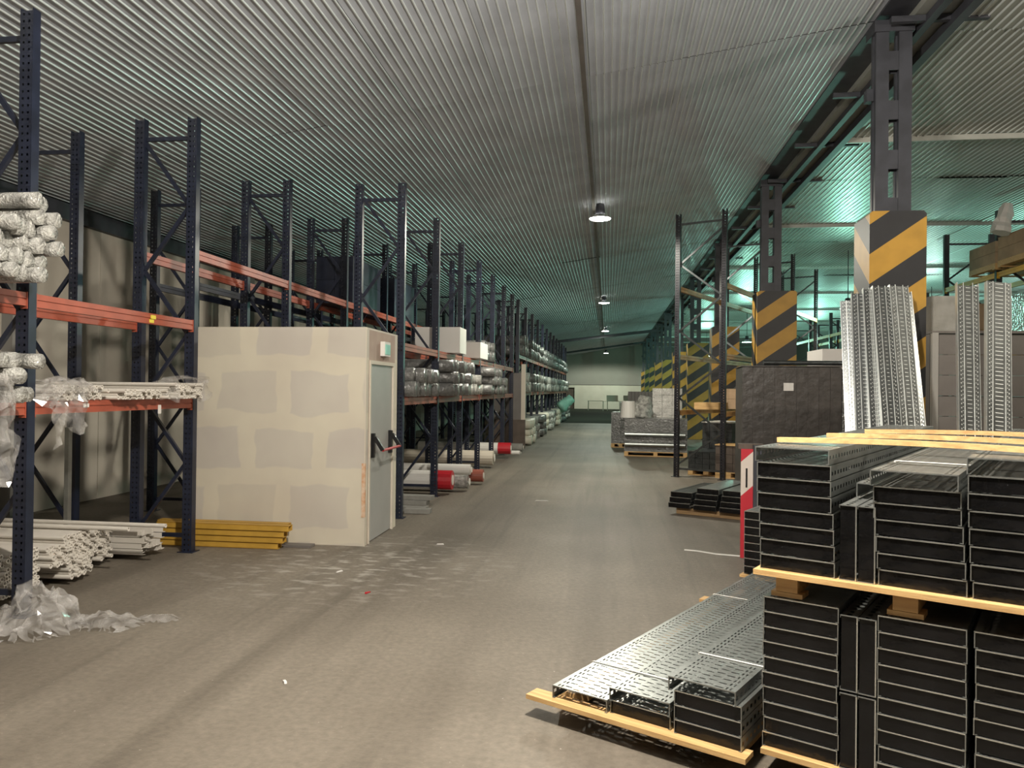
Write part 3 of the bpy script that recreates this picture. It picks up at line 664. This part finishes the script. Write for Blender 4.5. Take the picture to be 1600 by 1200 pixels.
# ---------------------------------------------------------------- far right side of the aisle
wp_ = stack('pallet of film-wrapped grey packs with white bucket on top, right of the aisle', .42, 19.4, -.10, 1.55, 1.1, .95, M_wrapg, 1, 4, jit=.05)
for z_ in (.30, .55): MB().tube((.02, -.06, z_), (1.5, -.06, z_), .05, 10).build('pipe', M_galv, wp_)
stack('crumpled white-wrapped boxes piled highest on the right of the aisle', 1.18, 20.7, -.1, .78, .8, 1.72, mat('white_crumpled_wrap', (.66, .64, .60), .15, noise=.12, nscale=9, bump=1.0, bscale=30, spec=1.0), 3, 9, jit=.04)
stack('dark ribbed upright sheets stacked behind the white-wrapped boxes', .62, 24.0, -.1, .95, 1.0, 1.62, M_boardgrey, 9, 1)
stack('film-wrapped low stack at the aisle edge beyond the wrapped pipes', .10, 22.2, -.1, .55, 1.0, 1.02, M_wrapg, 2, 4, jit=.05)
stack('long low wrapped stack reaching far down the right of the aisle', .45, 27.0, 0, .9, 2.6, 1.2, M_wrapg, 2, 4, jit=.05)
stack('farthest pale wrapped stack on the right of the aisle', .9, 33.0, 0, 1.1, 2.2, 1.5, M_wrapg, 2, 3, jit=.05)
bg = MB().tube((0, 0, 0), (.1, 0, .55), .30, 14, .16, rings=8, jit=.16).build('plastic_bag', M_wrap, None, (.86, 19.85, .96), smooth=True)
tag(bg, 'bulging clear plastic bag on top of the far wrapped pallet', 'bag')
tag(MB().tube((0, 0, 0), (0, 0, .42), .2, 18, .17).build('white_bucket', M_whitepl, None, (.52, 19.75, .955)), 'pale blue-white bucket on left end of the far wrapped pallet', 'bucket')
# dark tarpaulin heap near the end and tables by the end wall
tag(MB().tube((-.2, 0, .25), (.3, .3, .7), .28, 14, .2, rings=6, jit=.2).build('film_roll_heap', M_tealwrap, None, (-2.0, 35.5, .55), smooth=True), 'mint green film heap at left of the aisle end', 'film heap')
for i, (x, y) in enumerate(((-.4, 61), (.9, 60), (-1.6, 62))):
    t = thing('work_table', 'pale work table before the end wall, %s of three from the right' % ('second', 'first', 'third')[i], 'table', (x, y, 0))
    MB().box(0, 0, .75, 1.6, .7, .8).build('table_top', M_frame, t)
    for xx in (0, 1.54):
        for yy in (0, .64): MB().box(xx, yy, 0, xx+.06, yy+.06, .75).build('leg', M_frame, t)
    if i < 2: tag(MB().box(0, 0, 0, .9, .5, .45).build('carton', M_frame, None, (x+.3, y+.1, .801)), 'pale carton on the %s work table from the right' % ('second', 'first')[i], 'carton')
# ---------------------------------------------------------------- white pipes on the floor, left
pr = .0185
pipeA = MB().tube((0, 0, 0), (-2.4, 0, 0), pr, 10, inner=.012).mesh('white_pipe', M_white, False)
def pipes(y0, y1, z0, rows, xe, lab, grp, dx=.035, mesh=pipeA, keep=None, r=pr, slant=0):
    ny = int((y1-y0)/(2*r+.001))
    for k in range(rows):
        for i in range(ny-(k % 2)):
            y = y0+r+i*(2*r+.001)+(k % 2)*r; z = z0+r+k*r*1.76
            if keep and not keep(i/ny, k/rows): continue
            o = put('white_pipe', mesh, None, (xe+R.uniform(-dx, dx)+slant*(k/rows), y, z), (0, 0, R.uniform(-.001, .001)))
            tag(o, lab, 'pipe', grp)
def bearer(x, y0, y1, lab, z=0, h=.05): tag(box('pipe_bearer', M_mdf, (x, y0, z, x+.08, y1, z+h)), lab, 'bearer')
bearer(-4.78, 5.06, 5.95, 'dark bearer under the nearest floor pipes'); bearer(-6.4, 5.06, 6.98, 'dark rear bearer under the floor pipes'); bearer(-4.86, 5.98, 6.98, 'dark bearer under the farther floor pipes')
pipes(5.10, 5.50, .052, 10, -4.42, 'white enamelled pipe in the nearest pile on the floor under the left rack', 'nearest floor pipes')
pipes(5.54, 6.06, .052, 11, -4.36, 'white enamelled pipe in the second pile on the floor, the tallest one', 'second floor pipes', keep=lambda a, b: not (b < .3 and a < .35) and not (b > .75 and a < .3), slant=-.05)
pipes(6.10, 6.62, .052, 9, -4.58, 'white enamelled pipe in the third pile on the floor under the left rack', 'third floor pipes', dx=.07, keep=lambda a, b: not (b < .2 and a < .5))
# bent channels (white profiles) at the far end of the row
ch = MB().prism([(0, 0), (.05, 0), (.05, .004), (.004, .004), (.004, .05), (0, .05)], 0, 2.3).mesh('white_profile', M_white)
for i in range(24):
    k = i // 6; j = i % 6
    o = put('white_profile', ch, None, (-4.33+R.uniform(-.06, .06), 6.66+.055*j+.01*(k % 2), .055+.055*k), (0, R.uniform(-.1, .1), math.pi/2))
    tag(o, 'white angle profile in the pile beside the navy post left of the booth', 'profile', 'white angle profiles on the floor')
for i, (y, z, x) in enumerate(((5.95, .44, -3.98), (6.3, .41, -3.86), (6.55, .36, -4.1))):
    o = put('white_pipe', pipeA, None, (x, y, z), (0, 0, 0)); tag(o, 'loose white pipe jutting out above the floor piles, %s of three from the camera' % ORD[i], 'pipe')
# pipes on the 1.47 m shelf between the first two uprights
z15 = 1.526
def spipes(y0, y1, z0, rows, xe, lab, grp, dx=.05):
    b = MB(); r = .0165; ny = int((y1-y0)/(2*r+.001))
    for k in range(rows):
        for i in range(ny-(k % 2)):
            x = xe+R.uniform(-dx, dx); y = y0+r+i*(2*r+.001)+(k % 2)*r; z = z0+r+k*r*1.76
            b.tube((x, y, z), (x-2.4, y, z), r, 8, inner=.011)
    o = b.build('pipe_lot', M_white); tag(o, lab, 'pipes'); o['kind'] = 'stuff'
spipes(5.12, 5.75, z15, 4, -4.05, 'pale pipe lying on the shelf between the two nearest left posts', 'shelf pipes', dx=.05)
spipes(5.80, 6.40, z15, 3, -3.98, 'pale pipe in the middle lot on the shelf above the floor pipes', 'middle shelf pipes', dx=.05)
spipes(6.44, 6.98, z15, 5, -3.92, 'grey-white pipe in the film-tied lot by the post beside the booth', 'far shelf pipes', dx=.05)
# ---------------------------------------------------------------- wrapped tubes and loose film, left
def wtube(L, r): return MB().tube((0, 0, 0), (-L, 0, 0), r, 12, rings=26, jit=.055).mesh('wrapped_tube', M_wrap, True)
wts = [wtube(2.3, .052), wtube(2.3, .056), wtube(2.3, .048)]
k = 0
for j in range(6):
    for i in range(5 - (j % 2) if j < 4 else 5-j//2-1):
        y = 4.58-.108*i-.054*(j % 2)-(0 if j else .12); z = 2.35+.094*j
        x = -3.62+R.uniform(-.07, .05)
        o = put('wrapped_tube', wts[k % 3], None, (x, y, z), (R.uniform(0, 3), 0, R.uniform(-.006, .006)))
        tag(o, 'film-wrapped tube in the high heap at left edge, %s layer up, %s from right' % (ORD[j], ORD[i]), 'wrapped tube', 'wrapped tubes in the high heap'); k += 1
for i, (y, z, x) in enumerate(((4.60, 1.80, -3.72), (4.48, 1.80, -3.80), (4.36, 1.80, -3.78), (4.60, 1.70, -3.90), (4.48, 1.70, -3.76), (4.36, 1.70, -3.9), (4.66, 1.58, -3.85), (4.54, 1.58, -3.8), (4.42, 1.58, -3.9), (4.30, 1.58, -3.8))):
    o = put('wrapped_tube', wts[i % 3], None, (x, y, z), (i, 0, 0)); tag(o, 'film-wrapped tube on the lower left shelf, %s counted from the top right' % ORD[i], 'wrapped tube', 'wrapped tubes on the lower shelf')
def sheet(name, label, pts0, pts1, nu, nv, amp, mt=M_film, cat='plastic film', seed=1, sag=0., drop=None):
    """crumpled ribbon of film between two rails of points"""
    q = random.Random(seed); b = MB()
    def ip(pts, t):
        s = t*(len(pts)-1); i = min(int(s), len(pts)-2); return Vector(pts[i]).lerp(Vector(pts[i+1]), s-i)
    for i in range(nu+1):
        for j in range(nv+1):
            p = ip(pts0, i/nu).lerp(ip(pts1, i/nu), j/nv)
            nv_ = mnoise.turbulence_vector(p*7+Vector((seed, 0, 0)), 3, False)
            p += Vector((nv_.x, nv_.y, nv_.z))*amp*2.2+Vector((q.uniform(-amp, amp), q.uniform(-amp, amp), q.uniform(-amp, amp)))*.15
            if drop is not None: p.z = max(drop, p.z)
            b.v.append(tuple(p))
    for i in range(nu):
        for j in range(nv):
            a = i*(nv+1)+j; b.f.append((a, a+1, a+nv+2)); b.f.append((a, a+nv+2, a+nv+1))
    return tag(b.build(name, mt), label, cat)
sheet('plastic_film', 'loose clear film hanging from lower shelf at left edge of the picture', [(-3.72, 4.1, 1.72), (-3.68, 4.25, 1.72), (-3.75, 4.42, 1.70)], [(-3.68, 4.05, 1.02), (-3.66, 4.28, 1.05), (-3.7, 4.40, 1.1)], 10, 22, .022, seed=3)
sheet('plastic_film', 'clear film strip hanging below the shelf right of the nearest navy post', [(-3.98, 5.05, 1.68), (-3.94, 5.25, 1.70), (-3.96, 5.42, 1.64)], [(-3.99, 5.1, 1.34), (-3.93, 5.34, 1.30), (-3.97, 5.42, 1.36)], 9, 14, .03, seed=4)
sheet('plastic_film', 'short film tatter hanging beside the strip under the left shelf', [(-3.97, 5.02, 1.5), (-3.95, 5.12, 1.5)], [(-3.97, 5.04, 1.18), (-3.95, 5.12, 1.2)], 4, 12, .016, seed=5)
sheet('plastic_film', 'film wrapping the ends of the shelf pipes beside the booth post', [(-4.10, 6.46, 1.53), (-4.10, 6.46, 1.70), (-4.10, 6.98, 1.72), (-4.10, 7.0, 1.55)], [(-3.86, 6.46, 1.50), (-3.84, 6.46, 1.71), (-3.84, 6.98, 1.73), (-3.86, 7.0, 1.5)], 16, 8, .02, seed=6)
sheet('plastic_film', 'film bunched over the near shelf pipes right of the nearest post', [(-4.4, 4.98, 1.60), (-4.3, 5.1, 1.70), (-4.3, 5.6, 1.68)], [(-3.95, 4.98, 1.52), (-3.9, 5.15, 1.66), (-3.95, 5.6, 1.60)], 12, 8, .03, seed=16)
# floor heap
q = random.Random(11)
def heap(label, cx, cy, rx, ry, h, seed, n=34, amp=.035):
    q = random.Random(seed); b = MB()
    for i in range(n+1):
        for j in range(n+1):
            u, v = i/n*2-1, j/n*2-1; r_ = math.sqrt(u*u+v*v)
            pn = Vector((u*rx*6, v*ry*6, seed)); tv = mnoise.turbulence_vector(pn*1.6, 3, False)
            rg = 1-abs(mnoise.noise(pn*1.3))*2
            z = h*max(0, 1-r_**1.5)*(.55+.45*rg)+amp*1.6*abs(tv.z)*(1 if r_ < 1 else .4)
            b.v.append((cx+u*rx+tv.x*amp*2.2, cy+v*ry+tv.y*amp*2.2, max(.004, z)))
    for i in range(n):
        for j in range(n):
            if math.hypot(i/n*2-1, j/n*2-1) > 1.0+q.uniform(-.15, .1): continue
            a = i*(n+1)+j; b.f.append((a, a+n+1, a+n+2, a+1))
    tag(b.build('plastic_film_heap', M_film), label, 'plastic film')
heap('crumpled clear film heap on the floor at left edge by the nearest post', -3.82, 4.70, .30, .34, .34, 2)
heap('flatter fold of clear film trailing right from the floor heap', -3.42, 4.86, .26, .17, .09, 5, 26, .022)
heap('small separate scrap of clear film lying on the floor right of the heap', -3.14, 5.02, .16, .09, .04, 8, 16, .015)
# grey floor props behind pipes
for i, (x, y) in enumerate(((-5.2, 5.6), (-5.0, 6.5))):
    tag(box('steel_rail', M_galv, (x, y, .0, x+.04, y+.05, 1.25)), 'thin grey rail standing behind the floor pipes, %s one' % ('left', 'right')[i], 'rail')
# ---------------------------------------------------------------- goods in the aisle-side rack beyond the booth
def bundle(label, x, y0, y1, z, n, L, mt, r=.06, cat='wrapped bundle', rows=2, grp=None):
    t = thing('wrapped_bundle', label, cat, (x, (y0+y1)/2, z), group=grp)
    W = y1-y0; s = W/n
    for k in range(rows):
        for i in range(n-(k % 2)):
            MB().tube((R.uniform(-.08, .03), -W/2+s*(i+.5+.5*(k % 2)), s/2+k*s*.87), (-L, -W/2+s*(i+.5+.5*(k % 2)), s/2+k*s*.87), s/2*.98, 10, rings=6, jit=.06).build('tube', mt, t, smooth=True)
    return t
bay = ['first', 'second', 'third', 'fourth', 'fifth']
for i in range(5):
    y = yA[i]
    bundle('film-wrapped grey tube bundle on lower shelf, %s bay beyond the booth' % bay[i], -2.45+.12*(i % 2), y+.1, y+1.78, 1.53, 8, 2.0, (M_wrapg, M_wrapg, M_wrap, M_wrapg, M_wrapg)[i], rows=2+(i % 2))
    if i in (3,):
        bundle('wrapped pale bundle on upper shelf, %s bay of the rack beyond the booth' % bay[i], -2.5, y+.2, y+1.6, 2.23, 6, 1.6, (M_wrapg, M_wrap, M_wrap, M_wrapg)[i], rows=2)
tag(MB().box(0, 0, 0, .75, .55, .42).build('white_carton', M_whitepl, None, (-3.15, 12.2, 2.232)), 'white carton standing on the upper shelf beyond the booth', 'carton')
tag(MB().box(0, 0, 0, .7, .9, .30).build('white_carton', M_whitepl, None, (-3.1, 14.2, 2.232)), 'lower white carton on the upper shelf, behind the taller one', 'carton')
for i, (a, z) in enumerate(((11.8, 3.01), (14.2, 3.01))):
    stack('big dark load on the high beams behind the booth, %s from the camera' % ORD[i], -4.7, a, 0, .62, 1.5, .75, M_navy, 2, 2, z0=z, base=False, cat='load')
# tubes lying on the floor under that rack
def ftube(label, x, y, z, L, r, mt, capm=None, rz=0.):
    t = thing('floor_tube', label, 'tube', (x, y, z+r), (0, 0, rz))
    MB().tube((0, 0, 0), (-L, 0, 0), r, 16).build('tube_body', mt, t, smooth=False)
    if capm: MB().tube((.02, 0, 0), (-.28, 0, 0), r+.006, 16).build('end_wrap', capm, t)
    MB().tube((.021, 0, 0), (.03, 0, 0), r*.55, 12).build('core', M_cut, t)
ftube('fat white roll with red wrapped end on the floor, nearest beyond the booth', -2.42, 11.72, .07, 2.6, .145, M_whitepl, M_red)
ftube('white roll lying behind the red-ended roll, end uncovered', -2.22, 12.1, .04, 2.6, .11, M_wrap)
ftube('long pale tube lying above the red-ended roll', -2.28, 12.62, .20, 2.8, .09, M_whitepl)
ftube('thin tube with rusty red end next to the long pale tube', -2.14, 13.0, .05, 2.5, .10, M_wrapg, mat('rust_red_plastic', (.32, .09, .06), .5))
ftube('pale grey roll on the floor in the third bay beyond the booth', -2.36, 15.75, .06, 2.6, .15, M_frame)
ftube('white roll with bright red end in the fourth bay beyond the booth', -2.28, 17.85, .12, 2.2, .13, M_whitepl, M_red)
ftube('thin white tube sticking out of the fourth bay beyond the booth', -2.12, 18.5, .05, 2.2, .05, M_whitepl)
ftube('grey tube low in the fifth bay beyond the booth', -2.2, 19.8, .03, 2.2, .10, M_concrete)
for i, (x, y, L, z) in enumerate(((-2.40, 9.95, 1.2, .0), (-2.43, 10.12, 1.1, .057), (-2.38, 10.20, 1.2, .114), (-2.30, 9.78, .34, .0))):
    tag(MB().box(-L, 0, 0, 0, .16, .055).build('grey_plank', M_concrete, None, (x, y-.12*(i == 2)*0, z+.002), (0, 0, -.05+.1*(i == 3))), 'worn grey plank on the floor beside the booth corner, %s up' % ORD[i], 'plank', 'worn planks beside the booth')
# partition boards ending the rack, then far loads
pt = thing('partition_board', 'pale upright partition board with dark lower panel ending the near rack row', 'partition', (-2.62, 21.1, 0))
MB().box(.22, 0, 0.8, .34, .1, 2.35).build('pale_post', M_frame, pt); MB().box(-.6, .0, 0, .34, .08, .8).build('lower_panel', M_mdf, pt); MB().box(-.6, .02, .8, .22, .06, 2.1).build('upper_panel', M_boardgrey, pt)
for i in range(0, 12):
    y = yB[i]
    bundle('pale wrapped load on lower shelf of the distant rack, bay %s' % ORD[i], -2.35, y+.2, y+1.8, 1.56, 5, 1.4, (M_wrap, M_wrapg)[i % 2], rows=2)
    bundle('wrapped load on upper shelf of the distant rack, bay %s' % ORD[i], -2.45, y+.2, y+1.8, 2.66, 5, 1.4, (M_wrapg, M_wrapg)[i % 2], rows=2)
    bundle('loose pale tubes on the floor of the distant rack, bay %s' % ORD[i], -2.2-.1*(i % 2), y+.2, y+1.8, .02, 6, 1.4, (M_frame, M_wrap, M_wrapg)[i % 3], rows=3)
# ---------------------------------------------------------------- cartons on the yellow-beamed rack
for i, (x, y, s) in enumerate(((6.9, 13.6, .42), (6.95, 14.8, .40), (6.85, 11.2, .45), (6.9, 12.4, .40))):
    stack('brown cartons on a pallet on the yellow beams at far right, %s from the camera' % ORD[(i+2) % 4], x, y, 0, .95, 1.0, .12+s, M_card, 2, 2, z0=3.92, base=True, cat='cartons')
for i, (x, y, h) in enumerate(((6.75, 14.2, .5), (6.8, 12.9, .75))):
    tag(MB().tube((0, 0, 0), (.12, 0, h), .16, 9, .09, rings=6, jit=.25).build('white_sack', M_paper, None, (x, y, 4.46)), 'crumpled white sack perched on cartons of the yellow-beamed rack, %s one' % ('farther', 'nearer')[i], 'sack')
for i in range(3):
    stack('pale goods on the lower yellow beams at far right, %s from the camera' % ORD[i], 6.9, 11+2.2*i, 0, .95, 1.2, 1.0, (M_frame, M_wrapg, M_card)[i], 3, 2, z0=2.37, base=False, cat='goods')
for i in range(5):
    stack('pale wrapped goods in the far right rack, bay %s from the camera' % ORD[i], 7.5+.3*(i % 2), 22+2.6*i, 0, 1.0, 1.6, 1.5, (M_wrap, M_concrete, M_wrapg)[i % 3], 3, 3, base=True, cat='goods')
for i in range(4):
    stack('dim stacked pallet load in the right bay behind the column row, %s from the camera' % ORD[i], 4.4+.5*(i % 2), 20.5+5*i, -.3, 1.3, 1.1, 1.7, (M_galvd, M_wrapg, M_concrete, M_wrapg)[i], 3, 3, cat='pallet load')
# litter on the floor
for i, (x, y, l, mt_, lb) in enumerate(((-1.05, 8.9+2.3, .20, M_paper, 'thin white stick lying in the middle of the aisle'), (-1.9, 5.9, .06, M_red, 'tiny red scrap on the floor before the booth'), (-1.75, 4.05, .05, M_paper, 'tiny white chip on the near floor left of centre'), (-1.7, 7.9, .08, M_paper, 'white crumb on the floor near the booth door'), (-2.35, 6.6, .07, M_paper, 'white plaster crumb before the booth corner'), (.2, 20.0, .2, M_paper, 'white scrap on the floor at the far wrapped pallet'))):
    tag(MB().prism([(0, 0), (l, 0), (l*.9, .008), (l*.1, .012)], 0, .015).build('litter_scrap', mt_, None, (x, y, .002), (0, 0, .2+i)), lb, 'litter')
b = MB(); p0 = (1.05, 8.3, .006)
for (x, y), (x2, y2) in zip(((.80, 8.05), (.92, 8.02), (1.1, 7.9)), ((.92, 8.02), (1.1, 7.9), (1.35, 7.84))): b.bar((x, y, .008), (x2, y2, .008), .012, .012)
tag(b.build('floor_strap', M_strap), 'pale strap lying on the floor left of the guard', 'strap')
